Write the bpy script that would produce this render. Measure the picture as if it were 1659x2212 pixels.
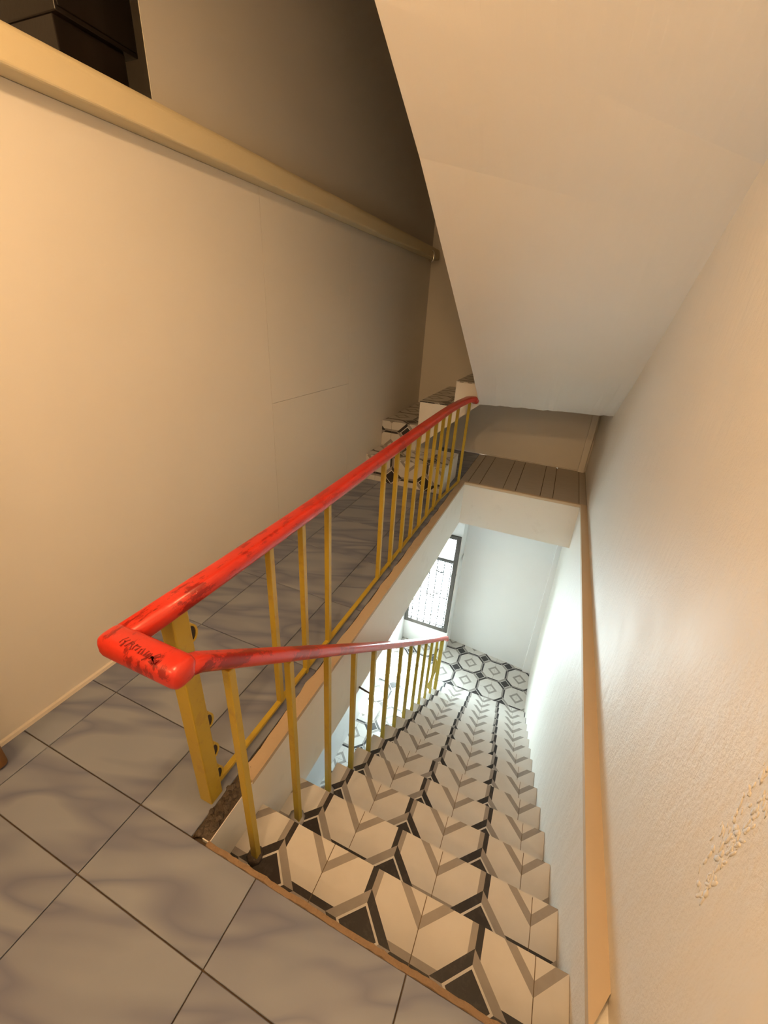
import bpy, bmesh, math, random
from mathutils import Vector, Matrix
random.seed(7)
for o in list(bpy.data.objects): bpy.data.objects.remove(o)
SC = bpy.context.scene; COL = SC.collection

# ------------------------------------------------------------------ camera
cam_d = bpy.data.cameras.new('camera'); cam = bpy.data.objects.new('camera', cam_d); COL.objects.link(cam)
cam_d.sensor_fit = 'HORIZONTAL'; cam_d.sensor_width = 36; cam_d.lens = 886.64*36/1659
cam_d.clip_start = 0.02
Rr = Vector((0.91710, 0.39460, 0.05674)); Rd = Vector((0.22071, -0.38406, -0.89654)); Rf = Vector((-0.33198, 0.83474, -0.43931))
M = Matrix((Rr, -Rd, -Rf)).transposed().to_4x4(); M.translation = Vector((0, 0, 1.6))
cam.matrix_world = M
SC.camera = cam

# ------------------------------------------------------------------ world, sun, exposure
W = bpy.data.worlds.new('sky'); SC.world = W; W.use_nodes = True
W.node_tree.nodes['Background'].inputs['Color'].default_value = (0.82, 0.94, 1.0, 1)
W.node_tree.nodes['Background'].inputs['Strength'].default_value = 80.0
sd = bpy.data.lights.new('sun', 'SUN'); sd.energy = 110; sd.angle = 0.02; sd.color = (1, 0.97, 0.9)
sun = bpy.data.objects.new('sun', sd); COL.objects.link(sun)
sun.rotation_euler = Vector((-0.16, -0.62, -0.77)).to_track_quat('-Z', 'Y').to_euler()
pd = bpy.data.lights.new('window_portal', 'AREA'); pd.shape = 'RECTANGLE'; pd.size = 0.74; pd.size_y = 1.75
pd.cycles.is_portal = True
portal = bpy.data.objects.new('window_portal', pd); COL.objects.link(portal)
portal.location = (-1.15, 5.12, -1.945); portal.rotation_euler = (math.radians(-90), 0, 0)
LAMP_POS = Vector((-0.46, 0.18, 2.74)); LAMP_POWER = 56.0; LAMP_COL = (1.0, 0.62, 0.30)
vs = SC.view_settings
vs.view_transform = 'Standard'; vs.look = 'None'; vs.gamma = 1; vs.use_curve_mapping = False
vs.exposure = 0.0

# ------------------------------------------------------------------ helpers
WL = {}
def wloc(o): return WL.get(o.name, Vector((0, 0, 0)))
def meta(o, label=None, cat=None, group=None, kind=None):
    if label: o['label'] = label
    if cat: o['category'] = cat
    if group: o['group'] = group
    if kind: o['kind'] = kind
    return o
def empty(name, loc, label, cat, kind=None):
    o = bpy.data.objects.new(name, None); COL.objects.link(o); o.empty_display_size = 0.05
    o.location = loc; WL[o.name] = Vector(loc); return meta(o, label, cat, None, kind)
def place(name, me, loc, parent=None):
    o = bpy.data.objects.new(name, me); COL.objects.link(o); loc = Vector(loc)
    WL[o.name] = loc
    if parent is not None:
        o.parent = parent; o.location = loc - wloc(parent)
    else: o.location = loc
    return o
def obj(name, bm, mat, parent=None, smooth=False, uvf=None):
    """bmesh in world coordinates -> object with its origin at the bounding-box centre"""
    bm.verts.ensure_lookup_table()
    xs = [v.co.x for v in bm.verts]; ys = [v.co.y for v in bm.verts]; zs = [v.co.z for v in bm.verts]
    c = Vector(((min(xs)+max(xs))/2, (min(ys)+max(ys))/2, (min(zs)+max(zs))/2))
    if uvf:
        ul = bm.loops.layers.uv.new('UVMap')
        for f in bm.faces:
            for l in f.loops: l[ul].uv = uvf(l.vert.co, f.normal)
    for v in bm.verts: v.co -= c
    me = bpy.data.meshes.new(name); bm.to_mesh(me); bm.free()
    if smooth: me.polygons.foreach_set('use_smooth', [True]*len(me.polygons))
    me.materials.append(mat)
    return place(name, me, c, parent)
def nbm(): return bmesh.new()
def bx(bm, lo, hi, bevel=0.0, seg=2):
    a = [(lo[0], hi[0])[i] for i in (0, 1, 1, 0)]; b = [(lo[1], hi[1])[i] for i in (0, 0, 1, 1)]
    vs_ = [bm.verts.new((a[i], b[i], z)) for z in (lo[2], hi[2]) for i in range(4)]
    F = [(3, 2, 1, 0), (4, 5, 6, 7), (0, 1, 5, 4), (1, 2, 6, 5), (2, 3, 7, 6), (3, 0, 4, 7)]
    fs = [bm.faces.new([vs_[i] for i in f]) for f in F]
    if bevel:
        es = list({e for f in fs for e in f.edges})
        bmesh.ops.bevel(bm, geom=es, offset=bevel, segments=seg, affect='EDGES', profile=0.5)
    bm.normal_update()
    return bm
def box(name, lo, hi, mat, parent=None, bevel=0.0, seg=2, smooth=False, uvf=None):
    return obj(name, bx(nbm(), lo, hi, bevel, seg), mat, parent, smooth, uvf)
def prism(bm, prof, axis, a, b):
    """closed profile (list of 2-tuples) extruded along axis from a to b; profile order is the other two axes in xyz order"""
    def mk(p, s):
        q = list(p); q.insert(axis, s); return bm.verts.new(q)
    A = [mk(p, a) for p in prof]; B = [mk(p, b) for p in prof]; n = len(prof)
    bm.faces.new(A); bm.faces.new(list(reversed(B)))
    for i in range(n): bm.faces.new((A[i], B[i], B[(i+1) % n], A[(i+1) % n]))
    bmesh.ops.recalc_face_normals(bm, faces=bm.faces[:]); bm.normal_update()
    return bm
def tube(bm, pts, rad, n=8, closed=False, cap=True):
    pts = [Vector(p) for p in pts]; N = len(pts); rings = []; nrm = None
    for i, p in enumerate(pts):
        if closed: d = pts[(i+1) % N]-pts[i-1]
        else: d = pts[min(i+1, N-1)]-pts[max(i-1, 0)]
        d.normalize()
        if nrm is None:
            nrm = d.orthogonal().normalized()
        else:
            nrm = (nrm - d*nrm.dot(d))
            nrm = nrm.normalized() if nrm.length > 1e-6 else d.orthogonal().normalized()
        bi = d.cross(nrm); r = rad[i] if isinstance(rad, (list, tuple)) else rad
        rings.append([bm.verts.new(p+(nrm*math.cos(2*math.pi*k/n)+bi*math.sin(2*math.pi*k/n))*r) for k in range(n)])
    for i in range(N if closed else N-1):
        A, B = rings[i], rings[(i+1) % N]
        for k in range(n): bm.faces.new((A[k], A[(k+1) % n], B[(k+1) % n], B[k]))
    if cap and not closed:
        bm.faces.new(list(reversed(rings[0]))); bm.faces.new(rings[-1])
    bm.normal_update(); return bm
def sweep(bm, pts, w, h, rr=0.014, up=Vector((0, 0, 1)), seg=5):
    """rounded-rectangle bar swept along a polyline (mitred); w across, h along the local up"""
    prof = []
    for cx, cy, a0 in ((w/2-rr, h/2-rr, 0), (-w/2+rr, h/2-rr, 90), (-w/2+rr, -h/2+rr, 180), (w/2-rr, -h/2+rr, 270)):
        for k in range(seg+1):
            a = math.radians(a0+90*k/seg); prof.append((cx+rr*math.cos(a), cy+rr*math.sin(a)))
    pts = [Vector(p) for p in pts]; N = len(pts); rings = []
    for i, p in enumerate(pts):
        d0 = (pts[i]-pts[i-1]).normalized() if i else (pts[1]-pts[0]).normalized()
        d1 = (pts[i+1]-pts[i]).normalized() if i < N-1 else d0
        t = (d0+d1).normalized(); side = t.cross(up).normalized(); u2 = side.cross(t).normalized()
        k = 1/max(0.5, math.sqrt((1+d0.dot(d1))/2))
        hz0 = Vector((d0.x, d0.y, 0)); hz1 = Vector((d1.x, d1.y, 0))
        turn = abs(hz0.cross(hz1).z) > 0.02
        rings.append([bm.verts.new(p+side*(a*(k if turn else 1))+u2*b) for a, b in prof])
    n = len(prof)
    for i in range(N-1):
        for k in range(n): bm.faces.new((rings[i][k], rings[i+1][k], rings[i+1][(k+1) % n], rings[i][(k+1) % n]))
    bm.faces.new(rings[0]); bm.faces.new(list(reversed(rings[-1])))
    bmesh.ops.recalc_face_normals(bm, faces=bm.faces[:]); bm.normal_update(); return bm

# ------------------------------------------------------------------ materials
class NT:
    def __init__(s, name, rough=0.5, spec=0.5, metal=0.0):
        s.m = bpy.data.materials.new(name); s.m.use_nodes = True; s.t = s.m.node_tree
        s.p = s.t.nodes['Principled BSDF']; s.p.inputs['Roughness'].default_value = rough
        s.p.inputs['Specular IOR Level'].default_value = spec; s.p.inputs['Metallic'].default_value = metal
    def n(s, typ, **kw):
        x = s.t.nodes.new(typ)
        for k, v in kw.items(): setattr(x, k, v)
        return x
    def link(s, a, b): s.t.links.new(a, b)
    def put(s, sock, v):
        if hasattr(v, 'is_linked') or isinstance(v, bpy.types.NodeSocket): s.link(v, sock)
        else: sock.default_value = v
    def math(s, op, a, b=0.0, c=None):
        x = s.n('ShaderNodeMath', operation=op); s.put(x.inputs[0], a); s.put(x.inputs[1], b)
        if c is not None: s.put(x.inputs[2], c)
        return x.outputs[0]
    def vmath(s, op, a, b):
        x = s.n('ShaderNodeVectorMath', operation=op); s.put(x.inputs[0], a); s.put(x.inputs[1], b); return x.outputs[0]
    def mix(s, fac, a, b):
        x = s.n('ShaderNodeMix', data_type='RGBA'); s.put(x.inputs[0], fac)
        s.put(x.inputs[6], a if not isinstance(a, tuple) else (*a, 1)); s.put(x.inputs[7], b if not isinstance(b, tuple) else (*b, 1))
        return x.outputs[2]
    def pos(s): return s.n('ShaderNodeNewGeometry').outputs['Position']
    def noise(s, vec, scale, detail=3.0, rough=0.55, dist=0.0):
        x = s.n('ShaderNodeTexNoise'); s.link(vec, x.inputs['Vector']); x.inputs['Scale'].default_value = scale
        x.inputs['Detail'].default_value = detail; x.inputs['Roughness'].default_value = rough; x.inputs['Distortion'].default_value = dist
        return x.outputs['Fac']
    def ramp(s, fac, stops):
        x = s.n('ShaderNodeValToRGB'); s.link(fac, x.inputs[0]); e = x.color_ramp.elements
        while len(e) < len(stops): e.new(0.5)
        for i, (p, c) in enumerate(stops):
            e[i].position = p; e[i].color = (*c, 1) if isinstance(c, tuple) else (c, c, c, 1)
        return x.outputs[0]
    def color(s, v):
        if isinstance(v, tuple): s.p.inputs['Base Color'].default_value = (*v, 1)
        else: s.link(v, s.p.inputs['Base Color'])
    def bump(s, h, strength=0.3, dist=0.01):
        b = s.n('ShaderNodeBump'); b.inputs['Strength'].default_value = strength; b.inputs['Distance'].default_value = dist
        s.link(h, b.inputs['Height']); s.link(b.outputs[0], s.p.inputs['Normal'])

def plaster(name, base, rough=0.55, spec=0.35, bumps=0.12, scale=40, dirt=0.0, dirtcol=(0.4, 0.33, 0.25)):
    t = NT(name, rough, spec); P = t.pos()
    n1 = t.noise(P, 1.7, 4); c = t.mix(n1, tuple(x*0.93 for x in base), base)
    if dirt:
        d = t.noise(P, 6.0, 6, 0.65); d = t.ramp(d, [(0.56, 0.0), (0.8, dirt)]); c = t.mix(d, c, dirtcol)
    t.color(c)
    h = t.math('ADD', t.noise(P, scale, 4), t.math('MULTIPLY', t.noise(P, scale/6, 3), 1.5)); t.bump(h, bumps, 0.01)
    return t.m
M_WALL = plaster('cream wall paint', (0.80, 0.765, 0.70), 0.5, 0.4, 0.06, 25)
M_PANEL = plaster('cream panel paint', (0.80, 0.765, 0.70), 0.42, 0.4, 0.03, 12)
M_SOFFIT = plaster('white soffit paint', (0.86, 0.835, 0.79), 0.6, 0.3, 0.05, 18)
M_UPPER = plaster('shade-darkened upper wall paint', (0.57, 0.54, 0.49), 0.6, 0.3, 0.06, 25)  # wall paint darkened: shade of the overhead flight is put into the colour
M_LOWER = plaster('white lower wall paint', (0.84, 0.85, 0.85), 0.5, 0.4, 0.06, 20)
M_FASCIA = plaster('fascia paint', (0.85, 0.83, 0.78), 0.55, 0.35, 0.10, 22, 0.25, (0.45, 0.4, 0.34))
M_BEAM = plaster('yellowed beam paint', (0.72, 0.62, 0.40), 0.45, 0.4, 0.05, 14)
M_EDGE = plaster('tan curb edge', (0.56, 0.44, 0.305), 0.6, 0.3, 0.25, 60, 0.5, (0.22, 0.14, 0.08))
M_LEDGE = plaster('tan ledge paint', (0.61, 0.49, 0.345), 0.6, 0.3, 0.08, 30)
M_CONC = plaster('grey concrete', (0.42, 0.40, 0.38), 0.8, 0.2, 0.3, 60)
M_NOSE = plaster('worn nosing', (0.27, 0.185, 0.115), 0.7, 0.25, 0.5, 90, 0.8, (0.16, 0.10, 0.06))
M_BROKEN = plaster('broken mortar', (0.09, 0.068, 0.05), 0.6, 0.45, 0.8, 70, 0.9, (0.016, 0.013, 0.011))
M_SKIRT = plaster('pale skirting', (0.74, 0.68, 0.60), 0.45, 0.4, 0.05, 30, 0.3)

def rough_wall():
    t = NT('rough right wall plaster', 0.52, 0.32); P = t.pos()
    c = t.mix(t.noise(P, 1.3, 4), (0.77, 0.735, 0.67), (0.82, 0.79, 0.735))
    sp = t.ramp(t.noise(P, 30, 5, 0.7), [(0.70, 0.0), (0.78, 0.35)]); c = t.mix(sp, c, (0.42, 0.35, 0.28)); t.color(c)
    mask = t.ramp(t.noise(P, 1.6, 2), [(0.38, 0.12), (0.62, 1.0)])
    fine = t.math('MULTIPLY', t.noise(P, 75, 5, 0.65), mask)
    st = t.vmath('MULTIPLY', P, (1.0, 1.0, 0.35))
    h = t.math('ADD', fine, t.math('MULTIPLY', t.noise(st, 16, 4), 1.2)); t.bump(h, 0.42, 0.01)
    return t.m
M_ROUGH = rough_wall()

def marble():
    t = NT('grey veined floor tile', 0.22, 0.5); P = t.pos()
    rnd = t.n('ShaderNodeObjectInfo').outputs['Random']
    off = t.n('ShaderNodeCombineXYZ'); s = t.math('MULTIPLY', rnd, 37.0); t.link(s, off.inputs[0]); t.link(t.math('MULTIPLY', rnd, 91.0), off.inputs[1])
    V = t.vmath('ADD', P, off.outputs[0])
    rot = t.n('ShaderNodeMapping'); t.link(V, rot.inputs['Vector']); rot.inputs['Rotation'].default_value = (0, 0, -0.35); sv = t.vmath('MULTIPLY', rot.outputs[0], (1.5, 6.0, 1.0))
    v1 = t.noise(sv, 1.0, 2.0, 0.45, 0.4)
    vein = t.ramp(v1, [(0.40, 0.0), (0.51, 0.9), (0.57, 0.4), (0.68, 0.05)])
    base = t.mix(t.noise(V, 2.5, 3), (0.235, 0.265, 0.33), (0.28, 0.305, 0.365))
    c = t.mix(vein, base, (0.15, 0.168, 0.245)); t.color(c)
    return t.m
M_MARBLE = marble()
M_GROUT = plaster('dark grout bed', (0.13, 0.095, 0.065), 0.9, 0.1, 0.2, 80)
M_GROUT2 = plaster('brown tile grout', (0.20, 0.15, 0.10), 0.9, 0.1, 0.2, 80)

PT = 0.3633
def octa():
    t = NT('octagon pattern tile', 0.28, 0.5)
    uv = t.n('ShaderNodeUVMap').outputs[0]; sp = t.n('ShaderNodeSeparateXYZ'); t.link(uv, sp.inputs[0]); u, v = sp.outputs[0], sp.outputs[1]
    fu = t.math('FLOOR', t.math('DIVIDE', u, PT)); fv = t.math('FLOOR', t.math('DIVIDE', v, PT))
    tx = t.math('SUBTRACT', u, t.math('MULTIPLY', t.math('ADD', fu, 0.5), PT)); ty = t.math('SUBTRACT', v, t.math('MULTIPLY', t.math('ADD', fv, 0.5), PT))
    par = t.math('SUBTRACT', 1.0, t.math('MULTIPLY', t.math('FLOORED_MODULO', t.math('ADD', fu, fv), 2.0), 2.0))
    ax = t.math('ABSOLUTE', tx); ay = t.math('ABSOLUTE', ty); q = t.math('ADD', ax, ay)
    sg = t.math('MULTIPLY', t.math('MULTIPLY', tx, ty), par)
    def lt(a, b): return t.math('LESS_THAN', a, b)
    def gt(a, b): return t.math('GREATER_THAN', a, b)
    def AND(a, b): return t.math('MULTIPLY', a, b)
    P = t.pos()
    wv = t.noise(P, 9, 5, 0.6); warm = t.mix(wv, (0.58, 0.555, 0.52), (0.70, 0.68, 0.645))
    dn = t.noise(P, 40, 5, 0.7); dark = t.mix(t.ramp(dn, [(0.5, 0.0), (0.75, 0.6)]), (0.030, 0.028, 0.030), (0.09, 0.08, 0.075))
    grey = t.mix(t.noise(P, 25, 4), (0.27, 0.245, 0.225), (0.36, 0.335, 0.31))
    c = warm
    cd = t.math('SUBTRACT', PT, q)
    ring = AND(gt(cd, 0.060), lt(cd, 0.098)); c = t.mix(ring, c, grey)
    side = t.math('MAXIMUM', AND(lt(ax, 0.021), gt(ay, 0.09)), AND(lt(ay, 0.021), gt(ax, 0.09)))
    c = t.mix(side, c, t.mix(gt(sg, 0.0), grey, dark))
    band = lt(q, 0.118); c = t.mix(band, c, t.mix(lt(sg, 0.0), grey, dark))
    c = t.mix(lt(q, 0.078), c, (0.66, 0.64, 0.60)); c = t.mix(lt(q, 0.068), c, dark)
    t.color(c); return t.m
M_OCT = octa()

def paint(name, base, worn, rough=0.35, amt=0.5, scale=9):
    t = NT(name, rough, 0.5); P = t.pos()
    w = t.noise(P, scale, 6, 0.7); c = t.mix(t.ramp(w, [(0.55, 0.0), (0.62, amt)]), base, worn)
    s = t.noise(P, 70, 3); c = t.mix(t.ramp(s, [(0.68, 0.0), (0.74, amt*0.8)]), c, worn); t.color(c)
    t.bump(t.noise(P, 60, 3), 0.05, 0.01); return t.m
M_YELLOW = paint('yellow enamel', (0.46, 0.325, 0.03), (0.36, 0.24, 0.035), 0.4, 0.5, 12)
def redpaint():
    t = NT('red handrail enamel', 0.28, 0.5); P = t.pos()
    st = t.vmath('MULTIPLY', P, (16.0, 5.0, 10.0))
    w = t.noise(st, 1.0, 6, 0.7)
    near = t.n('ShaderNodeSeparateXYZ'); t.link(P, near.inputs[0])
    mask = t.ramp(t.math('DIVIDE', near.outputs[1], 2.2), [(0.30, 1.0), (0.62, 0.45)])
    worn = t.math('MULTIPLY', t.ramp(w, [(0.53, 0.0), (0.57, 1.0)]), mask)
    c = t.mix(worn, (0.55, 0.032, 0.018), (0.25, 0.010, 0.008))
    fl = t.ramp(t.noise(P, 60, 3, 0.6), [(0.74, 0.0), (0.78, 0.8)]); c = t.mix(fl, c, (0.75, 0.35, 0.25)); t.color(c)
    t.bump(t.noise(P, 45, 4), 0.06, 0.01); return t.m
M_RED = redpaint()
M_SCRAWL = paint('dark scratched red', (0.22, 0.008, 0.006), (0.14, 0.006, 0.005), 0.4, 0.3)
M_WOOD = plaster('brown door wood', (0.20, 0.10, 0.035), 0.5, 0.4, 0.2, 20)
M_BLACK = paint('black cabinet lacquer', (0.014, 0.010, 0.008), (0.02, 0.015, 0.012), 0.25, 0.4, 5)
M_FRAME = paint('dark window frame', (0.055, 0.047, 0.04), (0.09, 0.08, 0.07), 0.45, 0.4)
M_GRILLE = paint('dark iron grille', (0.06, 0.06, 0.06), (0.1, 0.1, 0.1), 0.5, 0.4)
M_IRON = paint('dark iron', (0.05, 0.035, 0.025), (0.1, 0.06, 0.03), 0.5, 0.4)
M_DARK = paint('dark hollow metal', (0.02, 0.012, 0.006), (0.04, 0.02, 0.01), 0.6, 0.4)
_c = NT('chrome', 0.08, 0.5, 1.0); _c.color(_c.mix(_c.noise(_c.pos(), 20, 2), (0.82, 0.82, 0.80), (0.9, 0.9, 0.88))); M_CHROME = _c.m
def plankmat():
    t = NT('beige landing plank', 0.5, 0.35); P = t.pos()
    s = t.vmath('MULTIPLY', P, (3.0, 22.0, 1.0)); n = t.noise(s, 2.0, 4)
    t.color(t.mix(n, (0.40, 0.345, 0.28), (0.53, 0.465, 0.385))); return t.m
M_PLANK = plankmat()
def glassmat():
    t = NT('window glass', 0.02); tr = t.n('ShaderNodeBsdfTransparent'); tr.inputs[0].default_value = (0.93, 0.97, 0.96, 1)
    gl = t.n('ShaderNodeBsdfGlossy'); gl.inputs['Roughness'].default_value = 0.03
    gl.inputs[0].default_value = (0.9, 0.9, 0.9, 1)
    mx = t.n('ShaderNodeMixShader'); mx.inputs[0].default_value = 0.06; t.link(tr.outputs[0], mx.inputs[1]); t.link(gl.outputs[0], mx.inputs[2])
    t.link(mx.outputs[0], t.t.nodes['Material Output'].inputs[0]); return t.m
M_GLASS = glassmat()
_b = NT('lit bulb glass'); _b.color((1.0, 0.8, 0.5)); _b.p.inputs['Emission Color'].default_value = (*LAMP_COL, 1); _b.p.inputs['Emission Strength'].default_value = 25; M_BULB = _b.m

# ------------------------------------------------------------------ dimensions (metres)
XL, XR, XE, XRL = -1.70, 0.475, -0.74, 0.418         # left wall, upper right wall, slab edge, top of lower right wall
Y0, T, RS, NS = 0.483, 0.2625, 0.211, 15             # top nosing, tread, riser, risers
def NY(k): return Y0+0.254*k+0.0006*k*k             # edge of tread k
ZL = -RS*NS                                          # lower floor
YF, YB = 4.16, 5.25                                  # far landing edge, back wall
SLAB = -0.50
def xrw(z): return XRL + 0.0235*(-z)                 # lower right wall leans

# ------------------------------------------------------------------ floors
fl = nbm()
bx(fl, (XL-0.08, -1.4, SLAB), (XR, Y0-0.012, -0.008)); bx(fl, (XL-0.08, Y0-0.012, SLAB), (-0.80, YB+0.1, -0.008)); bx(fl, (-0.80, Y0-0.012, SLAB), (XE, YB+0.1, -0.03))
floor = meta(obj('floor', fl, M_GROUT), 'grey veined tiled floor of the landing and corridor', 'floor', kind='structure')
G = 0.0035; PF = 0.4987; gx0 = -0.536; gy0 = 0.253
cache = {}
def floor_tile(x0, x1, y0, y1, parent, mat=M_MARBLE, zt=0.0, th=0.008, key='f'):
    k = (key, round(x1-x0, 3), round(y1-y0, 3))
    if k not in cache:
        o = box('tile', (x0+G/2, y0+G/2, zt-th), (x1-G/2, y1-G/2, zt), mat, parent, 0.0015, 1); cache[k] = o.data; return o
    return place('tile', cache[k], ((x0+x1)/2, (y0+y1)/2, zt-th/2), parent)
def cuts(a, b, g0, p):
    k = math.ceil((a-g0)/p-1e-6); c = [a]
    while g0+k*p < b-0.01:
        if g0+k*p > a+0.01: c.append(g0+k*p)
        k += 1
    return c+[b]
cx = cuts(XL, XR, gx0, PF); cy = cuts(-1.4, Y0-0.012, gy0, PF)
for i in range(len(cx)-1):
    for j in range(len(cy)-1): floor_tile(cx[i], cx[i+1], cy[j], cy[j+1], floor)
cx = cuts(XL, -0.80, gx0, PF); cy = cuts(Y0-0.012, YB, gy0, PF)
for i in range(len(cx)-1):
    for j in range(len(cy)-1): floor_tile(cx[i], cx[i+1], cy[j], cy[j+1], floor)

ff = meta(box('floor_far_landing', (XE, YF+0.012, SLAB), (XR+0.1, YB+0.1, -0.008), M_FASCIA), 'low far landing of beige planks above the stairwell', 'floor', kind='structure')
pl = [-0.80, -0.71, -0.587, -0.342, -0.215, 0.033, 0.155, 0.404, XR]
for a, b in zip(pl, pl[1:]): box('plank', (a+0.003, YF+0.02, -0.03 if a < XE else -0.008), (b-0.003, YB, 0.0), M_PLANK, ff, 0.0015, 1)
box('edge_strip', (XE-0.04, YF-0.02, -0.028), (XR, YF+0.018, 0.004), M_LEDGE, ff, 0.008, 2)['label'] = 'pale rounded edge strip'
box('plank_bed', (XE, YF+0.02, -0.0085), (XR, YB, -0.006), M_GROUT, ff)

# lower floor with octagon tiles
lf = meta(box('floor_lower', (-1.6, -0.6, ZL-0.2), (0.6, 5.3, ZL-0.008), M_GROUT2), 'octagon patterned tiled floor at the bottom of the stairs', 'floor', kind='structure')
ox, oy = 0.001, 5.077-PT/2
def uvf_floor(co, n): return (co.x-ox+PT*40, co.y-oy+PT*40)
cx = cuts(-1.52, 0.52, ox, PT); cy = cuts(2.2, 5.26, oy, PT)
for i in range(len(cx)-1):
    for j in range(len(cy)-1):
        box('tile', (cx[i]+0.001, cy[j]+0.001, ZL-0.008), (cx[i+1]-0.001, cy[j+1]-0.001, ZL), M_OCT, lf, 0.0, 1, False, uvf_floor)

# ------------------------------------------------------------------ walls of the upper level
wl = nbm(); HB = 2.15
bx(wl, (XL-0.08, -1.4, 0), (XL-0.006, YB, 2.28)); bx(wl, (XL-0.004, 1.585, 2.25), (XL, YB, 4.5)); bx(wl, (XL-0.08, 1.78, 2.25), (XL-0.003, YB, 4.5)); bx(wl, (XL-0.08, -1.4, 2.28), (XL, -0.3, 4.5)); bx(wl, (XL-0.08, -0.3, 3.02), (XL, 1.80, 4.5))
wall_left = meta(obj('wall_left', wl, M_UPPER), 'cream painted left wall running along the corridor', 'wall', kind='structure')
g = 0.0012
for y0_, y1_, z0_, z1_ in ((0.372, 2.2, 0, HB), (2.2, 3.255, 0, 1.02), (2.2, 3.255, 1.02, HB), (3.255, YB, 0, HB), (-1.4, -0.7, 0, HB)):
    box('panel', (XL-0.006, y0_+g, z0_+g), (XL, y1_-g, z1_-g), M_PANEL, wall_left)
# loft niche behind the opening above the beam
nb = nbm(); bx(nb, (-2.95, -0.35, 2.2), (XL-0.08, 2.7, 2.28)); bx(nb, (-2.54, -0.35, 2.28), (-2.46, 2.7, 3.1)); bx(nb, (-2.95, 2.6, 2.28), (XL-0.08, 2.7, 3.1)); bx(nb, (-2.95, -0.35, 2.28), (XL-0.08, -0.27, 3.1)); bx(nb, (-2.95, -0.35, 3.02), (XL-0.08, 2.7, 3.1))
meta(obj('wall_loft', nb, M_WALL), 'cream loft niche walls behind the opening above the beam', 'wall', kind='structure')
wb = nbm(); bx(wb, (XL-0.08, YB, 0), (XR+0.1, YB+0.1, 4.5))
wall_back = meta(obj('wall_back', wb, M_WALL), 'cream back wall at the far end of the corridor', 'wall', kind='structure')
box('pilaster', (0.385, YB-0.045, 0.0), (0.455, YB, 0.85), M_WALL, wall_back, 0.006)['label'] = 'narrow corner pilaster'
wr = nbm(); prism(wr, [(XR, YB), (XR, -1.4), (XR+0.1, -1.4), (XR+0.1, YB)], 2, -0.03, 4.5)
wall_right = meta(obj('wall_right', wr, M_ROUGH), 'rough plastered cream wall on the right of the stairs', 'wall', kind='structure')
# ridge of badly patched plaster along the vertical kink of that wall
rg = nbm()
for k in range(120):
    f_ = random.random(); z = 0.58+0.36*f_; yy_ = 0.648+0.02*(f_-0.5)+random.choice((0, 0, 0, 0.035))+random.gauss(0, 0.007)
    mt = Matrix.Translation((XR, yy_, z)) @ Matrix.Rotation(random.uniform(-0.6, 0.6), 4, 'X') @ Matrix.Diagonal((random.uniform(0.15, 0.4), random.uniform(.6, 1.3), random.uniform(1.0, 3.5), 1))
    bmesh.ops.create_icosphere(rg, subdivisions=1, radius=random.uniform(0.003, 0.0065), matrix=mt)
rg.normal_update(); o_ = obj('plaster_ridge', rg, M_ROUGH, wall_right, True); o_['label'] = 'crumbly patched plaster ridge'; o_['kind'] = 'stuff'
meta(box('wall_rear', (XL-0.08, -1.5, 0), (XR+0.1, -1.4, 4.5), M_WALL), 'cream wall of the landing behind the viewer', 'wall', kind='structure')
meta(box('ceiling', (XL-0.08, -1.5, 3.02), (XR+0.1, 0.36, 3.17), M_SOFFIT), 'white ceiling over the near landing', 'ceiling', kind='structure')
meta(box('ceiling_stairwell', (XL-0.08, 0.30, 4.5), (XR+0.1, YB+0.1, 4.6), M_SOFFIT), 'white ceiling high over the upper stairwell', 'ceiling', kind='structure')
meta(box('wall_stairwell', (XL-0.08, 0.26, 3.17), (XR+0.1, 0.36, 4.5), M_WALL), 'cream wall closing the upper stairwell above the ceiling', 'wall', kind='structure')
# beam
bp = []; x0b, x1b = XL, XL+0.09
prof = [(x0b, 2.15), (x1b-0.012, 2.15)]
for k in range(5): a = math.radians(-90+90*k/4); prof.append((x1b-0.012+0.012*math.cos(a), 2.162+0.012*math.sin(a)))
for k in range(7): a = math.radians(90*k/6); prof.append((x1b-0.035+0.035*math.cos(a), 2.222+0.035*math.sin(a)))
prof.append((x0b, 2.257)); 
bm = nbm(); prism(bm, [(p[0], p[1]) for p in prof], 1, -1.4, YB)
meta(obj('trim_1', bm, M_BEAM), 'yellowed horizontal beam along the top of the left wall', 'beam', kind='structure')
# skirting
bm = nbm(); prism(bm, [(XL, 0.0), (XL+0.014, 0.0), (XL+0.010, 0.014), (XL, 0.018)], 1, 0.372, 3.68)
meta(obj('baseboard_left', bm, M_SKIRT), 'thin pale mortar skirting at the foot of the left wall', 'skirting', kind='structure')
bm = nbm(); bx(bm, (XE+0.06, YB-0.012, 0.0), (XR, YB, 0.012)); 
meta(obj('baseboard_back', bm, M_SKIRT), 'thin mortar skirting at the back of the far landing', 'skirting', kind='structure')

# tan ledge on the right wall
bm = nbm(); prism(bm, [(XRL, YF), (XR, YF), (XR, 0.66), (XRL, 0.56)], 2, -0.03, 0.002)
meta(obj('trim_2', bm, M_LEDGE), 'long tan ledge strip along the right wall above the stairs', 'ledge', kind='structure')
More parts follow.
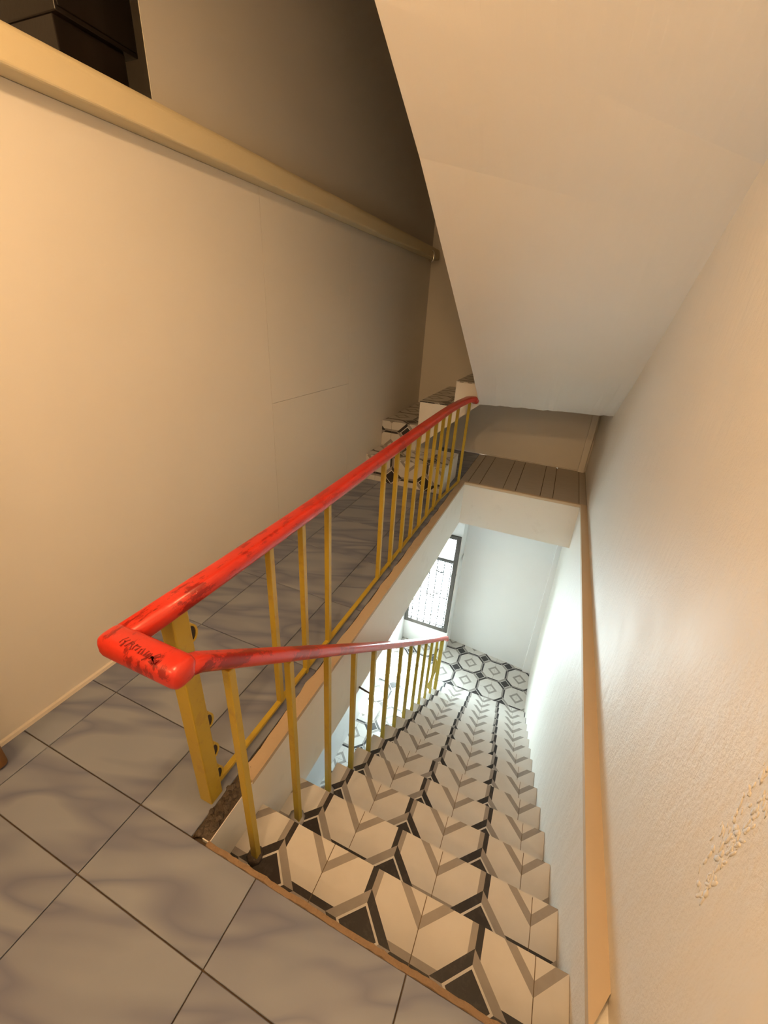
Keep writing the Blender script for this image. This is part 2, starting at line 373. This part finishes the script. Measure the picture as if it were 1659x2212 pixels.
# tan slab edge on the corridor side, ragged along its inner edge
bm = nbm(); yy = [0.70+k*(YF+0.02-0.70)/60 for k in range(61)]
top = []; inn = []; bot = []; btm = []
for k, y in enumerate(yy):
    j = (random.random()-0.5)*0.010*(2.0 if y < 1.2 else 1)
    inn.append(bm.verts.new((-0.797+j, y, 0.003))); top.append(bm.verts.new((XE+0.004, y, 0.001+0.003*random.random())))
    bot.append(bm.verts.new((XE+0.004, y, -0.02))); btm.append(bm.verts.new((-0.797+j, y, -0.03)))
for k in range(60):
    bm.faces.new((inn[k], top[k], top[k+1], inn[k+1])); bm.faces.new((top[k], bot[k], bot[k+1], top[k+1])); bm.faces.new((btm[k], inn[k], inn[k+1], btm[k+1])); bm.faces.new((bot[k], btm[k], btm[k+1], bot[k+1]))
bm.faces.new((inn[0], btm[0], bot[0], top[0])); bm.faces.new((inn[-1], top[-1], bot[-1], btm[-1])); bm.normal_update()
edge = meta(obj('trim_3', bm, M_EDGE), 'worn tan concrete edge of the corridor beside the stairwell', 'edge trim', kind='structure')
# white face of the slab below it and the short plaster slope at its near end
box('slab_face', (XE-0.03, Y0+0.002, SLAB-0.002), (XE+0.001, YF+0.012, -0.012), M_FASCIA, edge)['label'] = 'white painted slab side'
# broken mortar round the foot of the newel post
box('mortar_bed', (-0.812, 0.488, -0.03), (XE-0.002, 0.715, -0.010), M_BROKEN, edge)
for k in range(46):
    f_ = k/45; y = 0.495+0.36*f_+random.uniform(-0.015, 0.015); x = -0.777+random.uniform(-0.026, 0.024)-(0.035*(f_-.5) if f_ > .5 else 0)
    bm = nbm(); bmesh.ops.create_icosphere(bm, subdivisions=1, radius=random.uniform(0.010, 0.020))
    for v in bm.verts: v.co = Vector((x+v.co.x*random.uniform(.7, 1.3), y+v.co.y*random.uniform(.7, 1.5), -0.012+v.co.z*random.uniform(.5, 1.0)))
    bm.normal_update(); obj('rubble', bm, M_BROKEN, edge)

# ------------------------------------------------------------------ walls of the lower level
bm = nbm(); prism(bm, [(xrw(0), -0.03), (xrw(ZL), ZL), (0.62, ZL), (0.62, -0.03)], 1, -0.6, 5.35)
meta(obj('wall_lower_right', bm, M_ROUGH), 'whitewashed wall beside the lower steps under the ledge', 'wall', kind='structure')
meta(box('wall_lower_left', (-1.60, -0.6, ZL), (-1.50, 5.05, SLAB), M_LOWER), 'white wall left of the lower floor under the corridor', 'wall', kind='structure')
meta(box('wall_lower_rear', (-1.60, -0.7, ZL), (0.62, -0.6, SLAB), M_LOWER), 'white lower wall behind the stairs', 'wall', kind='structure')
YW = 4.95; wx0, wx1, wz0, wz1 = -1.50, -0.805, -2.79, -1.10
bm = nbm(); bx(bm, (-1.6, YW, ZL), (-0.79, YW+0.12, wz0)); bx(bm, (-1.6, YW, wz1), (-0.79, YW+0.12, SLAB)); bx(bm, (wx1, YW, wz0), (-0.79, YW+0.12, wz1)); bx(bm, (-1.6, YW, wz0), (wx0, YW+0.12, wz1))
bx(bm, (-0.86, YW+0.12, ZL), (-0.79, 5.34, SLAB))
meta(obj('wall_lower_window', bm, M_LOWER), 'white lower wall below and around the grilled window', 'wall', kind='structure')
bm = nbm(); prism(bm, [(-0.79, 5.25), (0.60, 5.10), (0.60, 5.34), (-0.79, 5.34)], 2, ZL, SLAB)
wle = meta(obj('wall_lower_end', bm, M_LOWER), 'bare white wall at the foot of the stairs', 'wall', kind='structure')
box('corner_strip', (0.385, 5.075, ZL), (0.5, 5.14, SLAB), M_LOWER, wle, 0.006)['label'] = 'white vertical strip in the corner'

# ------------------------------------------------------------------ window with frame, panes and scrolled grille
win = empty('window_1', (-1.15, YW, wz0), 'dark framed window with a scrolled grille at the foot of the stairs', 'window', 'structure')
fy0, fy1, fw = YW-0.02, YW+0.05, 0.062; zt = -1.535
box('frame_jamb', (wx1-fw, fy0, wz0), (wx1, fy1, wz1), M_FRAME, win, 0.004); box('frame_jamb', (wx0, fy0, wz0), (wx0+fw, fy1, wz1), M_FRAME, win, 0.004)
box('frame_head', (wx0+fw, fy0, wz1-fw), (wx1-fw, fy1, wz1), M_FRAME, win, 0.004); box('frame_sill', (wx0+fw, fy0, wz0), (wx1-fw, fy1, wz0+fw), M_FRAME, win, 0.004)
box('transom', (wx0+fw, fy0, zt), (wx1-fw, fy1, zt+0.045), M_FRAME, win, 0.004)
box('pane', (wx0+fw, YW+0.02, wz0+fw), (wx1-fw, YW+0.024, zt), M_GLASS, win); box('pane', (wx0+fw, YW+0.02, zt+0.045), (wx1-fw, YW+0.024, wz1-fw), M_GLASS, win)
gy = YW+0.004; gz0, gz1 = wz0+0.06, zt-0.02
grf = nbm()
for z in (gz0, gz0+0.03, gz1): tube(grf, [(wx0+fw, gy, z), (wx1-fw, gy, z)], 0.0075, 6)
grille = obj('grille', grf, M_GRILLE, win); grille['label'] = 'iron grille of twisted bars and scrolls'
def twisted(x, z0, z1):
    bm = nbm(); n = int((z1-z0)/0.02); pts = []; rad = []
    for k in range(n+1): pts.append((x, gy, z0+(z1-z0)*k/n)); rad.append(0.0105 if k % 2 else 0.0075)
    tube(bm, pts, rad, 6); return obj('bar', bm, M_GRILLE, grille)
bars = [wx0+0.105+0.102*k for k in range(6)]
for k, x in enumerate(bars): twisted(x, gz0, gz1)
def scroll(x, z, s=1, up=1, R0=0.05):
    bm = nbm(); pts = []
    for k in range(22):
        a = k/21*1.6*math.pi; r = R0*(1-0.72*k/21); pts.append((x+s*(R0-r*math.cos(a)), gy, z+up*r*math.sin(a)))
    pts = [(x, gy, z-up*0.10)]+pts; tube(bm, pts, 0.0075, 6); return obj('scroll', bm, M_GRILLE, grille)
for k, x in enumerate(bars):
    scroll(x, gz0+0.16, 1, 1); scroll(x, gz1-0.16, 1 if k % 2 else -1, -1)
    if k >= 2: scroll(x, gz0+0.52, -1 if k % 2 else 1, 1, 0.042); scroll(x, gz0+0.62, 1 if k % 2 else -1, -1, 0.042)
# invented ledge outside at transom level, added to shade a band of floor
meta(box('trim_4', (-1.75, YW+0.12, zt-0.01), (-0.79, YW+0.40, zt+0.03), M_LOWER), 'added pale ledge outside the window, shading a band of floor', 'ledge', kind='structure')

# ------------------------------------------------------------------ lower staircase
stair = empty('staircase', (-0.13, 2.3, ZL), 'long straight staircase of chevron patterned tiles going down', 'staircase')
XS = -0.68
pf = [(Y0-0.012, -0.02)]
for k in range(1, NS):
    pf.append((NY(k-1)-0.012, -k*RS-0.010)); pf.append((NY(k)-0.012, -k*RS-0.010))
pf.append((NY(NS-1)-0.012, ZL)); pf.append((NY(NS-1)-0.30, ZL)); pf.append((Y0-0.012, -0.42))
bm = nbm(); prism(bm, pf, 0, XS+0.004, XRL); obj('body', bm, M_FASCIA, stair)['label'] = 'plastered stair body'
bm = nbm(); bx(bm, (XE, Y0-0.01, SLAB), (XS+0.02, NY(1)-0.02, -RS-0.010)); bx(bm, (XE, NY(1)-0.03, SLAB), (XS+0.02, NY(2)-0.02, -2*RS-0.010)); obj('side_infill', bm, M_FASCIA, stair)
gx = [-0.403, -0.403+PT, -0.403+2*PT]
for k in range(1, NS):
    yn = NY(k); T_ = NY(k)-NY(k-1); z = -k*RS; xl = XE if k < 3 else XS; xr = xrw(z)-0.0005
    shift = random.uniform(-0.012, 0.012)
    xs = [xl]+[q+shift for q in gx]+[xr]
    for i in range(4):
        uvf = lambda co, n, yn=yn, z=z, s=shift: (co.x-gx[0]-s+PT*20, (co.y-yn if abs(n.y) < 0.5 else co.z-z)+PT*20)
        gg = 0.0028
        box('tile', (xs[i]+gg/2, yn-T_, z-0.0103), (xs[i+1]-gg/2, yn, z), M_OCT, stair, 0.0, 1, False, uvf)
        box('riser_tile', (xs[i]+gg/2, yn-0.0125, z-RS+0.001), (xs[i+1]-gg/2, yn-0.004, z-0.0105), M_OCT, stair, 0.0, 1, False, uvf)
bm = nbm()
for k in range(1, NS): bx(bm, ((XE if k < 3 else XS)+0.004, NY(k-1), -k*RS-0.0105), (xrw(-k*RS)-0.001, NY(k)-0.003, -k*RS-0.002))
obj('tile_bed', bm, M_GROUT2, stair)['label'] = 'brown grout under the tread tiles'
# worn nosing of the landing
bm = nbm(); n = 70; A = []
for k in range(n+1):
    x = XE+(XRL-XE)*k/n; j = random.uniform(-0.004, 0.004); h = random.uniform(-0.002, 0.003)
    A.append([bm.verts.new((x, Y0-0.012+j*.6, 0.0+h)), bm.verts.new((x, Y0+0.003+j*.5, -0.002+h)), bm.verts.new((x, Y0+0.004, -0.03)), bm.verts.new((x, Y0-0.02, -0.03))])
for k in range(n):
    for q in range(4): bm.faces.new((A[k][q], A[k+1][q], A[k+1][(q+1) % 4], A[k][(q+1) % 4]))
bm.faces.new(A[0]); bm.faces.new(list(reversed(A[-1]))); bmesh.ops.recalc_face_normals(bm, faces=bm.faces[:]); bm.normal_update()
obj('nosing', bm, M_NOSE, stair)['label'] = 'chipped brown nosing at the landing edge'

# ------------------------------------------------------------------ upper staircase: corner steps, cross steps, flight over the stairwell
ust = empty('staircase', (-1.3, 4.06, 0), 'upper staircase turning at the corridor end and passing overhead', 'staircase')
xw = 0.87
bm = nbm(); bx(bm, (XL, 3.69, 0), (-xw, 4.25, 0.265)); bx(bm, (XL, 4.07, 0), (-1.305, YB, 0.535)); obj('corner_steps', bm, M_FASCIA, ust)
bm = nbm(); prism(bm, [(-1.305, 0.30), (-1.305, 0.785), (-0.955, 0.785), (-0.955, 1.02), (-0.705, 1.02), (-0.705, 0.835)], 1, 4.09, YB); bx(bm, (-0.706, 4.215, 0.89), (XR, YB, 1.02))
obj('cross_steps', bm, M_SOFFIT, ust)['label'] = 'white sawtooth stringer of the cross steps'
def uvz(co, n): return (co.x-XL+PT*20-0.11, (co.z-0.26 if abs(n.y) > 0.5 else co.y)+PT*20)
def tiled(lo, hi, cutx, parent):
    c = cuts(lo[0], hi[0], XL+0.11, PT) if cutx else [lo[0], hi[0]]
    for a, b in zip(c, c[1:]): box('tile', (a+0.001, lo[1], lo[2]), (b-0.001, hi[1], hi[2]), M_OCT, parent, 0, 1, False, uvz)
tiled((XL, 3.68, 0.002), (-xw, 3.689, 0.266), True, ust); tiled((XL, 3.675, 0.266), (-xw, 4.06, 0.276), True, ust)
tiled((XL, 4.06, 0.277), (-1.30, 4.069, 0.536), True, ust); tiled((XL, 4.055, 0.536), (-1.30, YB, 0.546), True, ust)
tiled((-1.31, 4.085, 0.786), (-0.956, YB, 0.796), True, ust); tiled((-0.96, 4.085, 1.021), (-0.705, YB, 1.031), True, ust); tiled((-0.704, 4.215, 1.021), (XR, YB, 1.031), True, ust)
L_ = [(4.139, 0.832), (3.563, 1.195), (2.624, 1.745), (1.93, 2.147), (1.473, 2.372), (0.30, 3.02)]
R_ = [(4.20, 0.872), (3.50, 1.275), (2.95, 1.637), (2.456, 1.969), (2.2, 2.135), (0.36, 3.02)]
bm = nbm(); NX = 30; grid = []
for a, b in zip(L_, R_):
    row = []
    for i in range(NX+1):
        s = i/NX; y = a[0]+(b[0]-a[0])*s; z = a[1]+(b[1]-a[1])*s
        if a is L_[0]: z += random.uniform(-0.006, 0.004); y += random.uniform(-0.008, 0.008)
        row.append((-0.713+(XR+0.713)*s, y, z))
    grid.append(row)
lo_ = [[bm.verts.new(p) for p in r] for r in grid]; hi_ = [[bm.verts.new((p[0], p[1], p[2]+0.15)) for p in r] for r in grid]
for j in range(len(grid)-1):
    for i in range(NX):
        bm.faces.new((lo_[j][i], lo_[j+1][i], lo_[j+1][i+1], lo_[j][i+1])); bm.faces.new((hi_[j][i], hi_[j][i+1], hi_[j+1][i+1], hi_[j+1][i]))
    bm.faces.new((lo_[j][0], hi_[j][0], hi_[j+1][0], lo_[j+1][0])); bm.faces.new((lo_[j][NX], lo_[j+1][NX], hi_[j+1][NX], hi_[j][NX]))
for i in range(NX):
    bm.faces.new((lo_[0][i], lo_[0][i+1], hi_[0][i+1], hi_[0][i])); bm.faces.new((lo_[-1][i], hi_[-1][i], hi_[-1][i+1], lo_[-1][i+1]))
bmesh.ops.recalc_face_normals(bm, faces=bm.faces[:]); bm.normal_update()
sof = obj('soffit_slab', bm, M_SOFFIT, ust); sof['label'] = 'white sloping underside of the upper flight'
def zleft(y):
    for (ya, za), (yb, zb) in zip(L_, L_[1:]):
        if yb <= y <= ya: return za+(zb-za)*(ya-y)/(ya-yb)
    return L_[-1][1]
y = 4.10
while y > 0.75:
    zz = zleft(y-0.29); z = zz+0.30; box('step', (-0.713, y-0.29, zz+0.165), (XR, y, z), M_FASCIA, ust); y -= 0.29

# ------------------------------------------------------------------ railing
rail = empty('stair_railing', (-0.84, 0.60, 0), 'yellow iron railing with a worn red wooden handrail round the stairwell', 'railing')
XB, XRAIL, ZH = -0.645, -0.838, 0.845
up_pts = [(-0.742, 4.066, 0.868), (-0.757, 4.03, 0.892), (-0.785, 3.92, 0.899), (-0.815, 3.70, 0.893), (XRAIL+0.004, 3.45, 0.886), (XRAIL, 3.2, 0.882), (XRAIL, 2.2, 0.868), (XRAIL, 1.3, 0.852), (XRAIL, 0.80, 0.852), (XRAIL, 0.443, 0.856)]
bm = nbm(); sweep(bm, up_pts, 0.074, 0.056, 0.023)
hr = obj('handrail', bm, M_RED, rail, True); hr['label'] = 'red level handrail along the corridor'
bm = nbm(); bx(bm, (-0.874, 0.412, 0.822), (-0.617, 0.484, 0.888), 0.024, 5)
hc = obj('handrail_corner', bm, M_RED, rail, True); hc['label'] = 'red handrail corner block with dark scratched scrawl'
y1r, z1r = 4.06, -2.085
lowp = [(XB-0.002, 0.452, 0.857), (XB-0.002, 0.50, 0.832)]
for k in range(1, 13): s = k/12; lowp.append((XB-0.002+(0 if s < .9 else -0.006), 0.50+(y1r-0.50)*s, 0.832+(z1r-0.832)*s-0.015*math.sin(math.pi*s)))
lowp.append((XB-0.01, y1r+0.05, z1r-0.075)); 
bm = nbm(); sweep(bm, lowp, 0.058, 0.043, 0.019); hl = obj('handrail', bm, M_RED, rail, True); hl['label'] = 'red sloping handrail down the steps'
# scratched scrawl on the corner block: a row of worn pen strokes
def stroke(pts, w=0.0028):
    bm = nbm(); P3 = [Vector((x, y, 0.8883)) for x, y in pts]; Lf = []; Rt = []
    for i, p in enumerate(P3):
        d = P3[min(i+1, len(P3)-1)]-P3[max(i-1, 0)]; nrm = Vector((-d.y, d.x, 0)).normalized()*w*random.uniform(0.5, 1.1)
        Lf.append(bm.verts.new(p+nrm)); Rt.append(bm.verts.new(p-nrm))
    top = [bm.verts.new(v.co-Vector((0, 0, 0.0012))) for v in Lf], [bm.verts.new(v.co-Vector((0, 0, 0.0012))) for v in Rt]
    for i in range(len(P3)-1):
        bm.faces.new((Lf[i], Rt[i], Rt[i+1], Lf[i+1])); bm.faces.new((Lf[i], Lf[i+1], top[0][i+1], top[0][i])); bm.faces.new((Rt[i], top[1][i], top[1][i+1], Rt[i+1]))
    bmesh.ops.recalc_face_normals(bm, faces=bm.faces[:]); bm.normal_update()
    return obj('scrawl_stroke', bm, M_SCRAWL, hc)
sx0, sy0 = -0.800, 0.430
def S(*p, w=0.0022): stroke([(sx0+(a+random.uniform(-4, 4))*0.001, sy0+(b*0.95-4+random.uniform(-4, 4))*0.001) for a, b in p], w*random.uniform(0.7, 1.5))
S((0, 0), (3, 14), (4, 24)); S((10, -2), (12, 10), (14, 22)); S((2, 11), (12, 10)); S((22, 0), (26, 16), (32, 20), (34, 12), (26, 10)); S((30, 9), (38, -2)); S((42, -2), (45, 10), (46, 16)); S((46, 12), (54, 15), (55, 0))
S((62, 0), (64, 12)); S((64, 10), (71, 13), (73, -1)); S((80, 12), (83, 2), (90, 0), (92, 12)); S((92, 12), (94, -8), (88, -12)); S((100, -4), (104, 8), (112, 16), (118, 10), (110, 2), (118, -6)); S((106, -8), (118, -10), (124, 2), w=0.004); S((100, 3), (116, -2), w=0.003)
# level balusters and bottom bar
bw = 0.0125
bmb = bx(nbm(), (-bw, -bw, -0.412), (bw, bw, 0.412), 0.002, 1); mb = bpy.data.meshes.new('baluster'); bmb.to_mesh(mb); bmb.free(); mb.materials.append(M_YELLOW)
ys_up = [1.015, 1.222, 1.430]+[2.065+0.2065*k for k in range(9)]+[4.05]
for y in ys_up: place('baluster', mb, (XRAIL+(0.018 if 3.65 < y < 4 else 0.048 if y > 4 else 0), y, 0.437 if y < 3.9 else 0.452), rail)
box('bottom_rail', (XRAIL-0.011, 0.60, 0.022), (XRAIL+0.011, 3.50, 0.038), M_YELLOW, rail, 0.002, 1)
bm = nbm(); sweep(bm, [(XRAIL, 3.49, 0.030), (XRAIL+0.018, 3.717, 0.030), (XRAIL+0.048, 4.05, 0.030)], 0.022, 0.016, 0.003); obj('bottom_rail', bm, M_YELLOW, rail)
for y in (1.222, 2.27, 2.48, 3.30): box('rail_foot', (XRAIL-0.008, y-0.008, -0.009), (XRAIL+0.008, y+0.008, 0.026), M_YELLOW, rail, 0.001, 1)
# newel post with four cut pipe loops
post = box('newel_post', (XRAIL-0.027, 0.60-0.027, -0.02), (XRAIL+0.027, 0.60+0.027, 0.835), M_YELLOW, rail, 0.004, 2)
for z in (0.745, 0.375, 0.225, 0.10):
    bm = nbm(); n = 11; o_ = []; i_ = []
    pts = [(XRAIL+0.012, 0.626+0.022*math.sin(math.pi*k/10), z+0.032*math.cos(math.pi*k/10)) for k in range(11)]
    for k, p in enumerate(pts): o_.append((bm.verts.new((p[0]-0.013, p[1], p[2])), bm.verts.new((p[0]+0.013, p[1], p[2])), bm.verts.new((p[0]+0.013, 0.626+(p[1]-0.626)*0.7, z+(p[2]-z)*0.84)), bm.verts.new((p[0]-0.013, 0.626+(p[1]-0.626)*0.7, z+(p[2]-z)*0.84))))
    for k in range(10):
        for q in range(4): bm.faces.new((o_[k][q], o_[k+1][q], o_[k+1][(q+1) % 4], o_[k][(q+1) % 4]))
    bm.faces.new(o_[0]); bm.faces.new(list(reversed(o_[-1]))); bmesh.ops.recalc_face_normals(bm, faces=bm.faces[:]); bm.normal_update()
    lp = obj('pipe_loop', bm, M_YELLOW, rail); lp['label'] = 'cut pipe loop on the post'
    bm = nbm(); prism(bm, [(0.626, z+0.026)]+[(0.626+0.0145*math.sin(math.pi*k/8), z+0.0262*math.cos(math.pi*k/8)) for k in range(1, 8)]+[(0.626, z-0.026)], 0, XRAIL+0.0, XRAIL+0.0225)
    obj('hollow', bm, M_DARK, lp)
# sloping balusters, one on each tread
slope = (0.832-z1r)/(y1r-0.50)
for k in range(12):
    y = NY(k)+0.10; zb = -(k+1)*RS; ztop = 0.832-slope*(y-0.50)-0.030
    box('baluster', (XB-bw, y-bw, zb), (XB+bw, y+bw, ztop), M_YELLOW, rail, 0.002, 1)
    bm = nbm(); hh = random.uniform(0.014, 0.028); tube(bm, [(XB-0.006, y, zb+0.0005), (XB-0.005, y, zb+hh*0.6), (XB-0.002, y, zb+hh)], [random.uniform(0.03, 0.04), 0.026, 0.015], 9)
    for v in bm.verts: v.co.x += random.uniform(-0.004, 0.004); v.co.y += random.uniform(-0.004, 0.004)
    obj('mortar_foot', bm, M_CONC if k else M_BROKEN, rail, True)
y = NY(12)+0.14; zb = -13*RS; zt_ = 0.832-slope*(y-0.50)-0.03
box('newel_post', (XB-0.02, y-0.02, zb), (XB+0.02, y+0.02, zt_), M_YELLOW, rail, 0.003, 1)['label'] = 'yellow bottom post with bracket'
bm = nbm(); prism(bm, [(XB-0.018, zb+0.52), (XB-0.05, zb+0.56), (XB-0.075, zb+0.46), (XB-0.05, zb+0.38), (XB-0.085, zb+0.16), (XB-0.12, zb+0.03), (XB-0.07, zb+0.02), (XB-0.018, zb+0.38)], 1, y-0.006, y+0.006)
obj('bracket', bm, M_YELLOW, rail)['label'] = 'bent yellow bracket plate'
yt = NY(4)+0.10; bm = nbm(); tube(bm, [(XE-0.01, yt+0.02, -0.475), (XB, yt, -0.47)], 0.006, 7); obj('tie_rod', bm, M_IRON, rail, True)['label'] = 'short dark tie rod to the slab'

# ------------------------------------------------------------------ door frame at the left edge
door = empty('door_1', (XL, 0.2, 0), 'brown wooden door frame standing against the left wall', 'door', 'structure')
box('door_jamb', (XL-0.02, 0.262, 0), (XL+0.118, 0.372, 2.12), M_WOOD, door, 0.02, 3); box('door_jamb', (XL-0.02, -0.70, 0), (XL+0.05, -0.62, 2.12), M_WOOD, door, 0.006)
box('door_head', (XL-0.02, -0.62, 2.03), (XL+0.05, 0.262, 2.12), M_WOOD, door, 0.006); box('door_leaf', (XL-0.005, -0.62, 0.01), (XL+0.03, 0.262, 2.03), M_WOOD, door, 0.004)

# ------------------------------------------------------------------ black cabinet in the loft opening
cab = empty('cabinet', (-2.2, 1.62, 2.28), 'glossy black cabinet on a narrower base above the beam', 'cabinet')
box('body', (-2.42, 1.452, 2.50), (-1.965, 1.79, 3.0), M_BLACK, cab, 0.006, 3, True)
box('base', (-2.40, 1.456, 2.281), (-1.99, 1.742, 2.50), M_BLACK, cab, 0.004); box('door', (-1.967, 1.462, 2.515), (-1.957, 1.78, 2.99), M_BLACK, cab, 0.003)

# ------------------------------------------------------------------ chrome hook at the beam's far end
hk = empty('wall_hook', (XL+0.055, 4.99, 2.15), 'small curved chrome hook at the far end of the beam', 'hook')
bm = nbm(); tube(bm, [(XL+0.075, 4.98+0.0*k, 2.15) if k < 0 else (XL+0.085+0.028*math.sin(-0.6+k*0.42), 4.98, 2.16+0.052*math.cos(-0.6+k*0.42)) for k in range(12)], 0.010, 8); obj('hook', bm, M_CHROME, hk, True)
bm = nbm(); tube(bm, [(XL+0.055, 4.98, 2.205), (XL+0.062, 4.98, 2.205), (XL+0.07, 4.98, 2.205)], [0.02, 0.02, 0.012], 12); obj('mounting_plate', bm, M_CHROME, hk, True)

# ------------------------------------------------------------------ ceiling bulb (above the camera's view)
lamp = empty('ceiling_lamp', (LAMP_POS.x, LAMP_POS.y, 3.02), 'bare warm bulb hanging from the landing ceiling', 'lamp')
bm = nbm(); tube(bm, [(LAMP_POS.x, LAMP_POS.y, 3.02), (LAMP_POS.x, LAMP_POS.y, LAMP_POS.z+0.13)], 0.006, 8); obj('cord', bm, M_IRON, lamp)
bm = nbm(); tube(bm, [(LAMP_POS.x, LAMP_POS.y, LAMP_POS.z+0.14), (LAMP_POS.x, LAMP_POS.y, LAMP_POS.z+0.06)], [0.016, 0.022], 12); obj('socket', bm, M_IRON, lamp)
bm = nbm(); bmesh.ops.create_uvsphere(bm, u_segments=20, v_segments=12, radius=0.035)
for v in bm.verts: v.co = Vector((v.co.x, v.co.y, v.co.z*1.25))+LAMP_POS+Vector((0, 0, 0.02))
obj('bulb', bm, M_BULB, lamp, True)
ld = bpy.data.lights.new('bulb_light', 'POINT'); ld.energy = LAMP_POWER; ld.color = LAMP_COL; ld.shadow_soft_size = 0.06
lo = bpy.data.objects.new('bulb_light', ld); COL.objects.link(lo); lo.location = LAMP_POS-Vector((0, 0, 0.06))

# added fill lamp behind the viewer, brightens the soffit and right wall
SP = Vector((-1.15, -1.22, 2.35))
flamp = empty('fill_lamp', (SP.x, -1.4, SP.z), 'added warm fill globe, unseen on the wall behind the viewer', 'lamp')
bm = nbm(); tube(bm, [(SP.x, -1.4, SP.z-0.1), (SP.x, -1.375, SP.z-0.1)], [0.06, 0.05], 16); obj('mounting_plate', bm, M_IRON, flamp)
bm = nbm(); tube(bm, [(SP.x, -1.375, SP.z-0.1), (SP.x, SP.y, SP.z-0.1), (SP.x, SP.y, SP.z-0.05)], 0.012, 8); obj('arm', bm, M_IRON, flamp)
bm = nbm(); bmesh.ops.create_uvsphere(bm, u_segments=20, v_segments=12, radius=0.05)
for v in bm.verts: v.co += SP
obj('globe', bm, M_BULB, flamp, True)
ld2 = bpy.data.lights.new('fill_light', 'POINT'); ld2.energy = 35.0; ld2.color = LAMP_COL; ld2.shadow_soft_size = 0.08
lo2 = bpy.data.objects.new('fill_light', ld2); COL.objects.link(lo2); lo2.location = SP+Vector((0.0, 0.16, 0.0))
